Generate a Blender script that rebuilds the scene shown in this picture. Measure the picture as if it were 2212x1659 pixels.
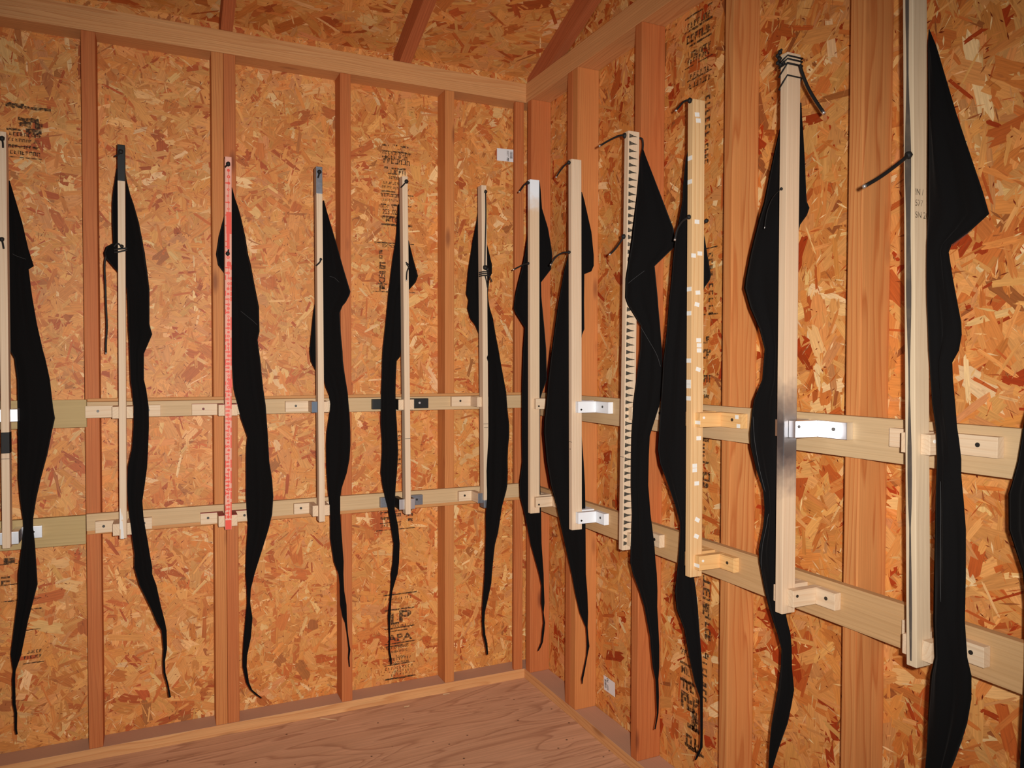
import bpy, bmesh, math, random
import numpy as np
from mathutils import Vector, Matrix

# ------------------------------------------------------------------ scene, camera, light
for o in list(bpy.data.objects): bpy.data.objects.remove(o)
SC = bpy.context.scene
COL = SC.collection
IW, IH = 2212.0, 1659.0
CAM = Vector((-1.4394, -2.8474, 1.2797)); YAW, PIT, ROL, F = .4379, -.0254, .0025, 1638.09
FW = Vector((math.sin(YAW)*math.cos(PIT), math.cos(YAW)*math.cos(PIT), math.sin(PIT)))
_r = Vector((math.cos(YAW), -math.sin(YAW), 0)); _u = _r.cross(FW)
RT = math.cos(ROL)*_r + math.sin(ROL)*_u; UP = -math.sin(ROL)*_r + math.cos(ROL)*_u
cd = bpy.data.cameras.new('camera'); cam = bpy.data.objects.new('camera', cd); COL.objects.link(cam)
cd.sensor_width = 36; cd.lens = 36*F/IW; cd.clip_start = .02
m = Matrix((RT, UP, -FW)).transposed().to_4x4(); m.translation = CAM; cam.matrix_world = m
SC.camera = cam

wd = bpy.data.worlds.new('daylight'); SC.world = wd; wd.use_nodes = True
wd.node_tree.nodes['Background'].inputs[0].default_value = (1, .93, .84, 1)
wd.node_tree.nodes['Background'].inputs[1].default_value = .055

fl = bpy.data.lights.new('camera_flash', 'SPOT'); fo = bpy.data.objects.new('camera_flash', fl); COL.objects.link(fo)
fl.energy = 100; fl.spot_size = math.radians(118); fl.spot_blend = 1; fl.shadow_soft_size = .012; fl.color = (1, .97, .93)
fl.use_nodes = True; nt = fl.node_tree; em = nt.nodes['Emission']; fa = nt.nodes.new('ShaderNodeLightFalloff')
fa.inputs['Strength'].default_value = .98; nt.links.new(fa.outputs['Linear'], em.inputs['Strength'])
FLASH = CAM + RT*.055 + UP*.03
aim = FW - RT*.06 - UP*.07
fo.location = FLASH; fo.scale = (1, .68, 1); fo.rotation_euler = aim.to_track_quat('-Z', 'Y').to_euler()

vs = SC.view_settings; vs.view_transform = 'Standard'; vs.look = 'None'; vs.gamma = 1; vs.use_curve_mapping = False; vs.exposure = 0

# ------------------------------------------------------------------ helpers
R = random.Random(7)
def ray(px, py):
    return FW + RT*((px-IW/2)/F) - UP*((py-IH/2)/F)
def hitp(px, py, p0, n):
    d = ray(px, py); return CAM + d*((Vector(p0)-CAM).dot(n)/d.dot(n))
def P(w, a, o, z): return Vector((a, -o, z)) if w == 'L' else Vector((-o, -a, z))
def ao(w, v): return (v.x, -v.y, v.z) if w == 'L' else (-v.y, -v.x, v.z)   # world -> (along, out, up)
def on_o(w, px, py, o): return ao(w, hitp(px, py, P(w, 0, o, 0), Vector((0, 1, 0)) if w == 'L' else Vector((1, 0, 0))))
def on_a(w, px, py, a): return ao(w, hitp(px, py, P(w, a, 0, 0), Vector((1, 0, 0)) if w == 'L' else Vector((0, 1, 0))))
def lin(c): return tuple(((x/255)/12.92 if x <= 10 else ((x/255+.055)/1.055)**2.4) for x in c)

ORG = {}
def link(name, me, org, mat, parent=None, label=None, cat=None, group=None, kind=None):
    o = bpy.data.objects.new(name, me); COL.objects.link(o)
    if mat and me: me.materials.append(mat)
    ORG[o] = Vector(org); o.location = org
    if parent: o.parent = parent; o.location = ORG[o]-ORG[parent]
    return tag(o, label, cat, group, kind)
def tag(o, label=None, cat=None, group=None, kind=None):
    if label: o['label'] = label
    if cat: o['category'] = cat
    if group: o['group'] = group
    if kind: o['kind'] = kind
    return o
def empty(name, org, **k): return link(name, None, org, None, **k)

def finish(bm, org, axis='z', smooth=False, seed=None):
    """bmesh in world coords -> mesh local to org, with solid wood coordinates (along, across, across)."""
    org = Vector(org)
    bmesh.ops.recalc_face_normals(bm, faces=bm.faces[:])
    for v in bm.verts: v.co -= org
    me = bpy.data.meshes.new('mesh'); bm.to_mesh(me); bm.free()
    rr = random.Random(seed if seed is not None else R.random())
    off = (rr.uniform(0, 50), rr.uniform(.02, .09)*rr.choice((-1, 1)), rr.uniform(.02, .09)*rr.choice((-1, 1)))
    at = me.attributes.new('wc', 'FLOAT_VECTOR', 'POINT')
    k = 'xyz'.index(axis) if isinstance(axis, str) else None
    buf = []
    for v in me.vertices:
        c = v.co
        if k is None:
            d = Vector(axis).normalized(); al = c.dot(d); s = d.orthogonal().normalized(); q = (al, c.dot(s), c.dot(d.cross(s)))
        else: q = (c[k], c[(k+1) % 3], c[(k+2) % 3])
        buf += [q[0]+off[0], q[1]+off[1], q[2]+off[2]]
    at.data.foreach_set('vector', buf)
    if smooth: me.polygons.foreach_set('use_smooth', [True]*len(me.polygons))
    return me

def prism(bm, pts8):
    v = [bm.verts.new(p) for p in pts8]
    for f in ((0,1,2,3),(4,5,6,7),(0,1,5,4),(1,2,6,5),(2,3,7,6),(3,0,4,7)): bm.faces.new([v[i] for i in f])
def box_bm(w, a0, a1, o0, o1, z0, z1, sh=0, bev=.0012):
    bm = bmesh.new()
    prism(bm, [P(w,a0,o0,z0),P(w,a1,o0,z0),P(w,a1,o1,z0),P(w,a0,o1,z0),P(w,a0+sh,o0,z1),P(w,a1+sh,o0,z1),P(w,a1+sh,o1,z1),P(w,a0+sh,o1,z1)])
    if bev: bmesh.ops.bevel(bm, geom=bm.edges[:], offset=bev, segments=2, affect='EDGES', profile=.6)
    return bm
WAX = {'a': {'L': 'x', 'R': 'y'}, 'o': {'L': 'y', 'R': 'x'}, 'z': {'L': 'z', 'R': 'z'}}
def box(name, w, a0, a1, o0, o1, z0, z1, mat, ax='z', parent=None, sh=0, bev=.0012, seed=None, **k):
    org = P(w, (a0+a1)/2+0*sh, (o0+o1)/2, z0)
    return link(name, finish(box_bm(w,a0,a1,o0,o1,z0,z1,sh,bev), org, WAX[ax][w], seed=seed), org, mat, parent, **k)

def tube_bm(bm, pts, r, n=8, r2=None):
    pts = [Vector(p) for p in pts]; rings = []
    N = len(pts); prev = None
    for i, p in enumerate(pts):
        t = (pts[min(i+1,N-1)]-pts[max(i-1,0)]).normalized()
        s = t.orthogonal() if prev is None else (prev - t*prev.dot(t))
        if s.length < 1e-6: s = t.orthogonal()
        s.normalize(); prev = s; q = t.cross(s)
        rr = r if r2 is None else r+(r2-r)*i/(N-1)
        rings.append([bm.verts.new(p+(s*math.cos(2*math.pi*j/n)+q*math.sin(2*math.pi*j/n))*rr) for j in range(n)])
    for A, B in zip(rings, rings[1:]):
        for j in range(n): bm.faces.new((A[j], A[(j+1)%n], B[(j+1)%n], B[j]))
    bm.faces.new(rings[0]); bm.faces.new(rings[-1])
def smooth_path(pts, k=5):
    pts = [Vector(p) for p in pts]
    if len(pts) < 3: return pts
    out = []; q = [pts[0]*2-pts[1]]+pts+[pts[-1]*2-pts[-2]]
    for i in range(1, len(q)-2):
        for s in range(k):
            t = s/k; a, b, c, d = q[i-1:i+3]
            out.append(.5*((2*b)+(c-a)*t+(2*a-5*b+4*c-d)*t*t+(-a+3*b-3*c+d)*t**3))
    return out+[pts[-1]]
def blob_bm(bm, c, rx, ry=None, rz=None, jit=.12):
    mm = Matrix.Translation(Vector(c)) @ Matrix.Diagonal((rx, ry or rx, rz or rx, 1))
    g = bmesh.ops.create_icosphere(bm, subdivisions=2, radius=1, matrix=mm)
    for v in g['verts']: v.co += (v.co-Vector(c))*R.uniform(-jit, jit)

# ------------------------------------------------------------------ materials
def newmat(name):
    mt = bpy.data.materials.new(name); mt.use_nodes = True
    return mt, mt.node_tree, mt.node_tree.nodes['Principled BSDF']
def N(nt, t, **kw):
    n = nt.nodes.new('ShaderNode'+t)
    for k, v in kw.items():
        if k.startswith('i_'):
            key = k[2:]; n.inputs[int(key) if key.isdigit() else key].default_value = v
        else: setattr(n, k, v)
    return n
def plain(name, c, rough=.6, metal=0, spec=.3, noise=0, scale=60):
    mt, nt, b = newmat(name); b.inputs['Base Color'].default_value = (*lin(c), 1)
    b.inputs['Roughness'].default_value = rough; b.inputs['Metallic'].default_value = metal; b.inputs['Specular IOR Level'].default_value = spec
    if noise:
        tc = N(nt, 'TexCoord'); nz = N(nt, 'TexNoise', i_Scale=scale, i_Detail=5.0); nt.links.new(tc.outputs['Object'], nz.inputs['Vector'])
        mx = N(nt, 'Mix', data_type='RGBA', blend_type='MULTIPLY'); mx.inputs[0].default_value = noise
        mx.inputs[6].default_value = (*lin(c), 1); nt.links.new(nz.outputs['Fac'], mx.inputs[7]); nt.links.new(mx.outputs[2], b.inputs['Base Color'])
    return mt

def wood(name, c, dark, ring=.55, spacing=.007, fiber=.35, rough=.62, knots=.0, warp=.018, paint=None, spec=.25, blot=None, dust=None):
    mt, nt, b = newmat(name); L = nt.links.new
    at = N(nt, 'Attribute', attribute_name='wc')
    mp = N(nt, 'Mapping'); mp.inputs['Scale'].default_value = (.9, 9, 9); L(at.outputs['Vector'], mp.inputs['Vector'])
    nz = N(nt, 'TexNoise', i_Scale=1.6, i_Detail=2.0); L(mp.outputs['Vector'], nz.inputs['Vector'])
    sx = N(nt, 'SeparateXYZ'); L(at.outputs['Vector'], sx.inputs[0])
    cx = N(nt, 'CombineXYZ'); L(sx.outputs[1], cx.inputs[1]); L(sx.outputs[2], cx.inputs[2])
    ln = N(nt, 'VectorMath', operation='LENGTH'); L(cx.outputs[0], ln.inputs[0])
    wa = N(nt, 'Math', operation='MULTIPLY_ADD', i_1=warp*2.2); L(nz.outputs['Fac'], wa.inputs[0]); L(ln.outputs['Value'], wa.inputs[2])
    fr = N(nt, 'Math', operation='DIVIDE', i_1=spacing); L(wa.outputs[0], fr.inputs[0])
    fc = N(nt, 'Math', operation='FRACT'); L(fr.outputs[0], fc.inputs[0])
    rp = N(nt, 'ValToRGB'); e = rp.color_ramp.elements
    e[0].position = 0; e[0].color = (0, 0, 0, 1); e[1].position = 1; e[1].color = (0, 0, 0, 1)
    x = e.new(.62); x.color = (.25, .25, .25, 1); x = e.new(.88); x.color = (1, 1, 1, 1)
    L(fc.outputs[0], rp.inputs['Fac'])
    m1 = N(nt, 'Mix', data_type='RGBA'); m1.inputs[6].default_value = (*lin(c), 1); m1.inputs[7].default_value = (*lin(dark), 1)
    s1 = N(nt, 'Math', operation='MULTIPLY', i_1=ring); L(rp.outputs['Color'], s1.inputs[0]); L(s1.outputs[0], m1.inputs[0])
    mp2 = N(nt, 'Mapping'); mp2.inputs['Scale'].default_value = (5, 420, 420); L(at.outputs['Vector'], mp2.inputs['Vector'])
    n2 = N(nt, 'TexNoise', i_Scale=1.0, i_Detail=4.0, i_Roughness=.65); L(mp2.outputs['Vector'], n2.inputs['Vector'])
    r2 = N(nt, 'MapRange', i_1=.3, i_2=.7, i_3=1-fiber, i_4=1+fiber*.35); L(n2.outputs['Fac'], r2.inputs[0])
    m2 = N(nt, 'Mix', data_type='RGBA', blend_type='MULTIPLY'); m2.inputs[0].default_value = 1
    L(m1.outputs[2], m2.inputs[6]); L(r2.outputs[0], m2.inputs[7]); col = m2.outputs[2]
    # slow tone drift
    mp3 = N(nt, 'Mapping'); mp3.inputs['Scale'].default_value = (2.2, 14, 14); L(at.outputs['Vector'], mp3.inputs['Vector'])
    n3 = N(nt, 'TexNoise', i_Scale=1.3, i_Detail=3.0); L(mp3.outputs['Vector'], n3.inputs['Vector'])
    r3 = N(nt, 'MapRange', i_1=.3, i_2=.7, i_3=0.0, i_4=.55); L(n3.outputs['Fac'], r3.inputs[0])
    m3 = N(nt, 'Mix', data_type='RGBA'); L(r3.outputs[0], m3.inputs[0]); L(col, m3.inputs[6])
    m3.inputs[7].default_value = (*lin(blot or [int(.6*a+.4*bb) for a, bb in zip(c, dark)]), 1); col = m3.outputs[2]
    if knots:
        mp4 = N(nt, 'Mapping'); mp4.inputs['Scale'].default_value = (2.6, 9, 9); L(at.outputs['Vector'], mp4.inputs['Vector'])
        vo = N(nt, 'TexVoronoi', i_Scale=1.0); L(mp4.outputs['Vector'], vo.inputs['Vector'])
        r4 = N(nt, 'MapRange', i_1=.05, i_2=.13, i_3=knots, i_4=0.0); L(vo.outputs['Distance'], r4.inputs[0])
        m4 = N(nt, 'Mix', data_type='RGBA'); L(r4.outputs[0], m4.inputs[0]); L(col, m4.inputs[6]); m4.inputs[7].default_value = (*lin((105, 48, 30)), 1); col = m4.outputs[2]
    if paint:   # brushed or sprayed paint along the stick: (colour, metallic, z on, z full, z full end, z off)
        pc, pm, za, zb, zc, zd = paint
        tc = N(nt, 'TexCoord'); sz = N(nt, 'SeparateXYZ'); L(tc.outputs['Object'], sz.inputs[0])
        n5 = N(nt, 'TexNoise', i_Scale=45.0, i_Detail=4.0); L(tc.outputs['Object'], n5.inputs['Vector'])
        ja = N(nt, 'Math', operation='MULTIPLY_ADD', i_1=.07); L(n5.outputs['Fac'], ja.inputs[0]); L(sz.outputs[2], ja.inputs[2])
        jb = N(nt, 'Math', operation='SUBTRACT', i_1=.035); L(ja.outputs[0], jb.inputs[0])
        up = N(nt, 'MapRange', i_1=za, i_2=zb, i_3=0.0, i_4=1.0); L(jb.outputs[0], up.inputs[0])
        dn = N(nt, 'MapRange', i_1=zc, i_2=zd, i_3=1.0, i_4=0.0); L(jb.outputs[0], dn.inputs[0])
        mu = N(nt, 'Math', operation='MULTIPLY'); L(up.outputs[0], mu.inputs[0]); L(dn.outputs[0], mu.inputs[1])
        m5 = N(nt, 'Mix', data_type='RGBA'); L(mu.outputs[0], m5.inputs[0]); L(col, m5.inputs[6]); m5.inputs[7].default_value = (*lin(pc), 1); col = m5.outputs[2]
        if pm:
            mm = N(nt, 'Math', operation='MULTIPLY', i_1=pm); L(mu.outputs[0], mm.inputs[0]); L(mm.outputs[0], b.inputs['Metallic'])
    if dust:
        ge = N(nt, 'NewGeometry'); sn = N(nt, 'SeparateXYZ'); L(ge.outputs['Normal'], sn.inputs[0])
        rd = N(nt, 'MapRange', i_1=.6, i_2=.9, i_3=0.0, i_4=.8); L(sn.outputs[2], rd.inputs[0])
        m6 = N(nt, 'Mix', data_type='RGBA'); L(rd.outputs[0], m6.inputs[0]); L(col, m6.inputs[6]); m6.inputs[7].default_value = (*lin(dust), 1); col = m6.outputs[2]
    L(col, b.inputs['Base Color'])
    b.inputs['Roughness'].default_value = rough; b.inputs['Specular IOR Level'].default_value = spec
    bp = N(nt, 'Bump', i_Strength=.12, i_Distance=.001); L(n2.outputs['Fac'], bp.inputs['Height']); L(bp.outputs[0], b.inputs['Normal'])
    return mt

def osb_mat():
    mt, nt, b = newmat('oriented_strand_board'); L = nt.links.new
    at = N(nt, 'Attribute', attribute_name='flake'); wc = N(nt, 'Attribute', attribute_name='wc')
    mp = N(nt, 'Mapping'); mp.inputs['Scale'].default_value = (18, 300, 1); L(wc.outputs['Vector'], mp.inputs['Vector'])
    nz = N(nt, 'TexNoise', i_Scale=1.0, i_Detail=4.0, i_Roughness=.6); L(mp.outputs['Vector'], nz.inputs['Vector'])
    mr = N(nt, 'MapRange', i_1=.28, i_2=.72, i_3=.74, i_4=1.14); L(nz.outputs['Fac'], mr.inputs[0])
    mx = N(nt, 'Mix', data_type='RGBA', blend_type='MULTIPLY'); mx.inputs[0].default_value = 1; L(at.outputs['Color'], mx.inputs[6]); L(mr.outputs[0], mx.inputs[7])
    mp2 = N(nt, 'Mapping'); mp2.inputs['Scale'].default_value = (30, 55, 1); L(wc.outputs['Vector'], mp2.inputs['Vector'])
    n2 = N(nt, 'TexNoise', i_Scale=1.0, i_Detail=3.0); L(mp2.outputs['Vector'], n2.inputs['Vector'])
    r2 = N(nt, 'MapRange', i_1=.62, i_2=.74, i_3=0.0, i_4=.5); L(n2.outputs['Fac'], r2.inputs[0])
    m2 = N(nt, 'Mix', data_type='RGBA'); L(r2.outputs[0], m2.inputs[0]); L(mx.outputs[2], m2.inputs[6]); m2.inputs[7].default_value = (*lin((150, 82, 42)), 1)
    L(m2.outputs[2], b.inputs['Base Color'])
    b.inputs['Roughness'].default_value = .55; b.inputs['Specular IOR Level'].default_value = .35
    bp = N(nt, 'Bump', i_Strength=.25, i_Distance=.001); L(nz.outputs['Fac'], bp.inputs['Height']); L(bp.outputs[0], b.inputs['Normal'])
    return mt

def floor_mat():
    mt, nt, b = newmat('plywood_floor'); L = nt.links.new
    tc = N(nt, 'TexCoord')
    mp = N(nt, 'Mapping'); mp.inputs['Scale'].default_value = (.8, 4.5, 1); L(tc.outputs['Object'], mp.inputs['Vector'])
    nz = N(nt, 'TexNoise', i_Scale=1.3, i_Detail=3.0, i_Distortion=.6); L(mp.outputs['Vector'], nz.inputs['Vector'])
    mu = N(nt, 'Math', operation='MULTIPLY', i_1=11.0); L(nz.outputs['Fac'], mu.inputs[0]); fr = N(nt, 'Math', operation='FRACT'); L(mu.outputs[0], fr.inputs[0])
    rp = N(nt, 'ValToRGB'); e = rp.color_ramp.elements; e[0].color = (*lin((218, 168, 132)), 1); e[1].color = (*lin((218, 168, 132)), 1)
    x = e.new(.72); x.color = (*lin((210, 160, 124)), 1); x = e.new(.9); x.color = (*lin((186, 136, 104)), 1)
    L(fr.outputs[0], rp.inputs['Fac'])
    mp2 = N(nt, 'Mapping'); mp2.inputs['Scale'].default_value = (4, 130, 1); L(tc.outputs['Object'], mp2.inputs['Vector'])
    n2 = N(nt, 'TexNoise', i_Scale=1.0, i_Detail=4.0); L(mp2.outputs['Vector'], n2.inputs['Vector'])
    r2 = N(nt, 'MapRange', i_1=.3, i_2=.7, i_3=.84, i_4=1.08); L(n2.outputs['Fac'], r2.inputs[0])
    m2 = N(nt, 'Mix', data_type='RGBA', blend_type='MULTIPLY'); m2.inputs[0].default_value = 1; L(rp.outputs['Color'], m2.inputs[6]); L(r2.outputs[0], m2.inputs[7])
    vo = N(nt, 'TexVoronoi', i_Scale=17.0, i_Randomness=1.0); L(tc.outputs['Object'], vo.inputs['Vector'])
    r3 = N(nt, 'MapRange', i_1=.045, i_2=.075, i_3=.85, i_4=0.0); L(vo.outputs['Distance'], r3.inputs[0])
    m3 = N(nt, 'Mix', data_type='RGBA'); L(r3.outputs[0], m3.inputs[0]); L(m2.outputs[2], m3.inputs[6]); m3.inputs[7].default_value = (*lin((66, 44, 34)), 1)
    v2 = N(nt, 'TexVoronoi', i_Scale=9.0); mpo = N(nt, 'Mapping'); mpo.inputs['Location'].default_value = (3.3, 1.7, 0); L(tc.outputs['Object'], mpo.inputs['Vector']); L(mpo.outputs['Vector'], v2.inputs['Vector'])
    r4 = N(nt, 'MapRange', i_1=.02, i_2=.035, i_3=.8, i_4=0.0); L(v2.outputs['Distance'], r4.inputs[0])
    m4 = N(nt, 'Mix', data_type='RGBA'); L(r4.outputs[0], m4.inputs[0]); L(m3.outputs[2], m4.inputs[6]); m4.inputs[7].default_value = (*lin((215, 180, 140)), 1)
    L(m4.outputs[2], b.inputs['Base Color']); b.inputs['Roughness'].default_value = .7; b.inputs['Specular IOR Level'].default_value = .2
    return mt

def cloth_mat():
    mt, nt, b = newmat('black_cotton'); L = nt.links.new
    b.inputs['Base Color'].default_value = (.0042, .0036, .0036, 1); b.inputs['Roughness'].default_value = .92; b.inputs['Specular IOR Level'].default_value = .10
    b.inputs['Sheen Weight'].default_value = .025; b.inputs['Sheen Roughness'].default_value = .5
    tc = N(nt, 'TexCoord'); nz = N(nt, 'TexNoise', i_Scale=900.0, i_Detail=2.0); L(tc.outputs['Object'], nz.inputs['Vector'])
    bp = N(nt, 'Bump', i_Strength=.15, i_Distance=.0005); L(nz.outputs['Fac'], bp.inputs['Height']); L(bp.outputs[0], b.inputs['Normal'])
    return mt
def ink_mat(name, c, alpha=.8, scale=70, lo=.12):
    mt, nt, b = newmat(name); L = nt.links.new
    b.inputs['Base Color'].default_value = (*lin(c), 1); b.inputs['Roughness'].default_value = .7; b.inputs['Specular IOR Level'].default_value = .2
    tc = N(nt, 'TexCoord'); nz = N(nt, 'TexNoise', i_Scale=scale, i_Detail=4.0); L(tc.outputs['Object'], nz.inputs['Vector'])
    mr = N(nt, 'MapRange', i_1=.36, i_2=.56, i_3=lo, i_4=alpha); L(nz.outputs['Fac'], mr.inputs[0]); L(mr.outputs[0], b.inputs['Alpha'])
    return mt

M = dict(
  osb=osb_mat(), floor=floor_mat(), cloth=cloth_mat(),
  stud=wood('stud_red_brown', (200, 120, 68), (158, 76, 36), ring=.4, knots=.7, fiber=.28, blot=(186, 98, 50)),
  stud_l=wood('stud_orange_lath', (210, 138, 78), (176, 88, 44), ring=.5, knots=.6, fiber=.25),
  stud_g=wood('stud_grained_fir', (214, 146, 86), (176, 90, 40), ring=.75, spacing=.011, fiber=.2, warp=.03, knots=.4, blot=(202, 124, 66)),
  plate=wood('plate_fir', (222, 164, 108), (184, 112, 60), ring=.6, knots=.5, fiber=.22, warp=.02),
  plate_d=wood('plate_fir_dusty', (224, 168, 112), (186, 114, 62), ring=.6, knots=.4, fiber=.22, warp=.02, dust=(186, 146, 124)),
  rafter=wood('rafter_fir', (196, 112, 68), (148, 68, 36), ring=.5, fiber=.3),
  ledger=wood('ledger_poplar', (208, 176, 134), (178, 142, 98), ring=.3, spacing=.012, fiber=.15),
  ledger_g=wood('ledger_poplar_greenish', (190, 162, 112), (160, 132, 84), ring=.3, spacing=.014, fiber=.16),
  ledger_t=wood('ledger_poplar_tan', (206, 164, 116), (178, 134, 84), ring=.35, spacing=.012, fiber=.16),
  strip=wood('strip_orange', (206, 148, 92), (170, 106, 60), ring=.3, fiber=.2),
  stick=wood('stick_pale_pine', (228, 202, 172), (206, 168, 130), ring=.5, spacing=.008, fiber=.14, warp=.008),
  stick_y=wood('stick_yellow_pine', (232, 194, 142), (202, 148, 92), ring=.65, spacing=.009, fiber=.16, warp=.008),
  stick_w=wood('stick_white_end', (228, 198, 164), (206, 168, 128), ring=.35, spacing=.009, fiber=.12, warp=.008, paint=((236, 240, 244), 0, 1.10, 1.17, 3, 4)),
  stick_s=wood('stick_silver_spray', (226, 198, 166), (204, 166, 130), ring=.4, spacing=.009, fiber=.12, warp=.008, rough=.45, paint=((132, 130, 132), .8, .25, .36, .41, .52)),
  stick_p=wood('stick_pinkish', (236, 178, 156), (226, 138, 118), ring=.2, fiber=.1),
  stick_e=wood('stick_grey_streak', (222, 200, 168), (196, 166, 130), ring=.4, spacing=.01, fiber=.12),
  arm=wood('bracket_pine', (230, 204, 172), (206, 166, 126), ring=.5, spacing=.008, fiber=.12),
  arm_y=wood('bracket_yellow_pine', (236, 190, 128), (206, 146, 84), ring=.5, spacing=.01, fiber=.12),
  white=plain('white_paint', (240, 242, 245), .45, noise=.06), black=plain('black_paint', (34, 34, 32), .5, noise=.2),
  tape_b=plain('black_tape', (30, 29, 28), .6), red=plain('red_paint', (232, 84, 64), .5), redp=plain('crimson_paint', (150, 26, 42), .5),
  foil=plain('silver_foil', (240, 241, 245), .36, 1), grey=plain('grey_metal_paint', (150, 152, 160), .4, .6, noise=.4, scale=120),
  blue=plain('slate_blue_paint', (96, 108, 124), .5), tape_w=plain('white_tape', (236, 234, 226), .5), paper=plain('label_paper', (226, 222, 220), .6),
  screw=plain('dark_screw', (70, 66, 62), .4, .7), screw_r=plain('screw_red', (112, 32, 28), .5), tip=plain('cord_tip_metal', (225, 225, 222), .25, .8),
  glue=plain('white_glue', (226, 222, 216), .35), streak=ink_mat('grey_streak', (84, 76, 70), .9, 25, .7), ink=ink_mat('stamp_ink', (58, 46, 34), .8, 110, .12),
  print_=plain('label_print', (92, 84, 82), .6), pencil=plain('pencil_mark', (60, 56, 52), .6), tri=ink_mat('triangle_ink', (66, 62, 54), .97, 120, .6),
  splinter=plain('splinter_wood', (222, 186, 140), .6), thread=plain('seam_thread', (70, 70, 70), .7))

# ------------------------------------------------------------------ OSB sheets: one mesh of overlapping wood flakes
PAL = [((222,158,94),34),((216,146,80),28),((226,168,104),18),((206,128,66),13),((194,106,52),8),((234,190,134),7),((176,80,36),4.5),((212,150,98),8),((168,104,58),2),((240,208,162),2.5)]
PC = np.array([lin(c) for c, _ in PAL])*np.array([.98, .862, .70]); PW = np.array([w for _, w in PAL], float); PW /= PW.sum()
def osb(name, org, U, V, poly, seed, n_big, n_mid, n_small, size=1.0, label=None, lean=None, even=.14):
    """flat sheet with outline poly (u,v), flakes laid on its U x V side."""
    pc = PC*(1-even)+PC[:4].mean(0)*even; rs = np.random.RandomState(seed); U = np.array(U); V = np.array(V); Nn = np.cross(U, V)
    poly = np.array(poly, float); lo = poly.min(0); hi = poly.max(0)
    vs, fs, cols, wcs = [], [], [], []
    k = len(poly)
    for d in (0, -.0111):
        for p in poly: vs.append((p[0], p[1], d)); wcs.append((p[0], p[1], 0))
    fs.append(list(range(k))); fs.append(list(range(2*k-1, k-1, -1)))
    for i in range(k): fs.append([i, k+i, k+(i+1) % k, (i+1) % k])
    cols += [tuple(lin((200, 130, 72)))]*(2+k)
    def inside(u, v):
        r = np.ones(len(u), bool)
        for i in range(k):
            a, b = poly[i], poly[(i+1) % k]
            r &= (b[0]-a[0])*(v-a[1])-(b[1]-a[1])*(u-a[0]) >= 0
        return r
    for cls, n, (l0, l1), (w0, w1), (h0, h1) in (('b', n_big, (.04, .14), (.008, .036), (.0003, .0010)), ('m', n_mid, (.025, .08), (.003, .011), (.0006, .0012)), ('s', n_small, (.008, .036), (.001, .0036), (.0008, .0015)), ('d', n_small//3, (.004, .014), (.001, .0028), (.0010, .0016))):
        u = rs.uniform(lo[0], hi[0], n); v = rs.uniform(lo[1], hi[1], n); ok = inside(u, v); u, v = u[ok], v[ok]; n = len(u)
        ln = rs.uniform(l0, l1, n)*size; wd_ = rs.uniform(w0, w1, n)*size; th = rs.uniform(0, math.pi, n)
        if lean is not None: th = np.where(rs.rand(n) < .55, rs.normal(lean, .5, n), th)
        h = rs.uniform(h0, h1, n); ci = rs.choice(len(PC), n, p=PW)
        if cls == 's': ci = rs.choice([5, 9, 2, 4, 3, 8, 7], n)
        if cls == 'd': ci = np.full(n, 6)
        c = pc[ci]*(rs.uniform(.88, 1.12, (n, 1)) if cls != 'd' else rs.uniform(.35, .7, (n, 1)))*np.array([1, 1, 1])*(1+rs.uniform(-.05, .05, (n, 3)))
        tilt = rs.uniform(-.00035, .00035, n)
        pts = np.array([(-.46, -.46), (-.2, -.5), (.15, -.5), (.42, -.5), (.40, -.25), (.5, -.1), (.44, .12), (.5, .3), (.36, .5), (.1, .5), (-.22, .5), (-.4, .46), (-.5, .25), (-.42, .05), (-.52, -.2)])
        if cls in 'sd': pts = np.array([(-.5, -.1), (0, -.5), (.5, .1), (0, .5)])
        q = pts[None]+rs.uniform(-.07, .07, (n, len(pts), 2))*np.array([1, 1.3])
        lu = q[:, :, 0]*ln[:, None]; lv = q[:, :, 1]*wd_[:, None]
        uu = np.clip(u[:, None]+lu*np.cos(th)[:, None]-lv*np.sin(th)[:, None], lo[0], hi[0]); vv = np.clip(v[:, None]+lu*np.sin(th)[:, None]+lv*np.cos(th)[:, None], lo[1], hi[1])
        hh = h[:, None]+tilt[:, None]*q[:, :, 0]*2
        off = rs.uniform(0, 40, (n, 2)); m_ = len(pts); base = len(vs)
        vs += list(zip(uu.ravel(), vv.ravel(), hh.ravel()))
        wcs += list(zip((lu+off[:, :1]).ravel(), (lv+off[:, 1:]).ravel(), np.zeros(n*m_)))
        fs += (np.arange(n*m_).reshape(n, m_)+base).tolist(); cols += list(map(tuple, c))
    A = np.array(vs); Wd = A[:, :1]*U+A[:, 1:2]*V+A[:, 2:]*Nn
    me = bpy.data.meshes.new(name); me.from_pydata(Wd.tolist(), [], fs)
    ca = me.attributes.new('flake', 'FLOAT_COLOR', 'FACE'); c4 = np.ones((len(fs), 4), np.float32); c4[:, :3] = np.clip(np.array(cols), 0, 1); ca.data.foreach_set('color', c4.ravel())
    wa = me.attributes.new('wc', 'FLOAT_VECTOR', 'POINT'); wa.data.foreach_set('vector', np.array(wcs, np.float32).ravel())
    me.update(); o = link(name, me, org, M['osb'], kind='structure')
    if label: o['label'] = label
    return o
SLOPE = .38
def zdeck(y): return 2.41+.088+SLOPE*(-y-.089)
wall_l = osb('wall_left', (0, 0, 0), (1, 0, 0), (0, 0, 1), [(-2.6, .0), (0, .0), (0, zdeck(0)), (-2.6, zdeck(0))], 3, 12000, 8000, 13000, size=1.15, label='flake-board wall at the back, behind the upright studs')
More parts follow.
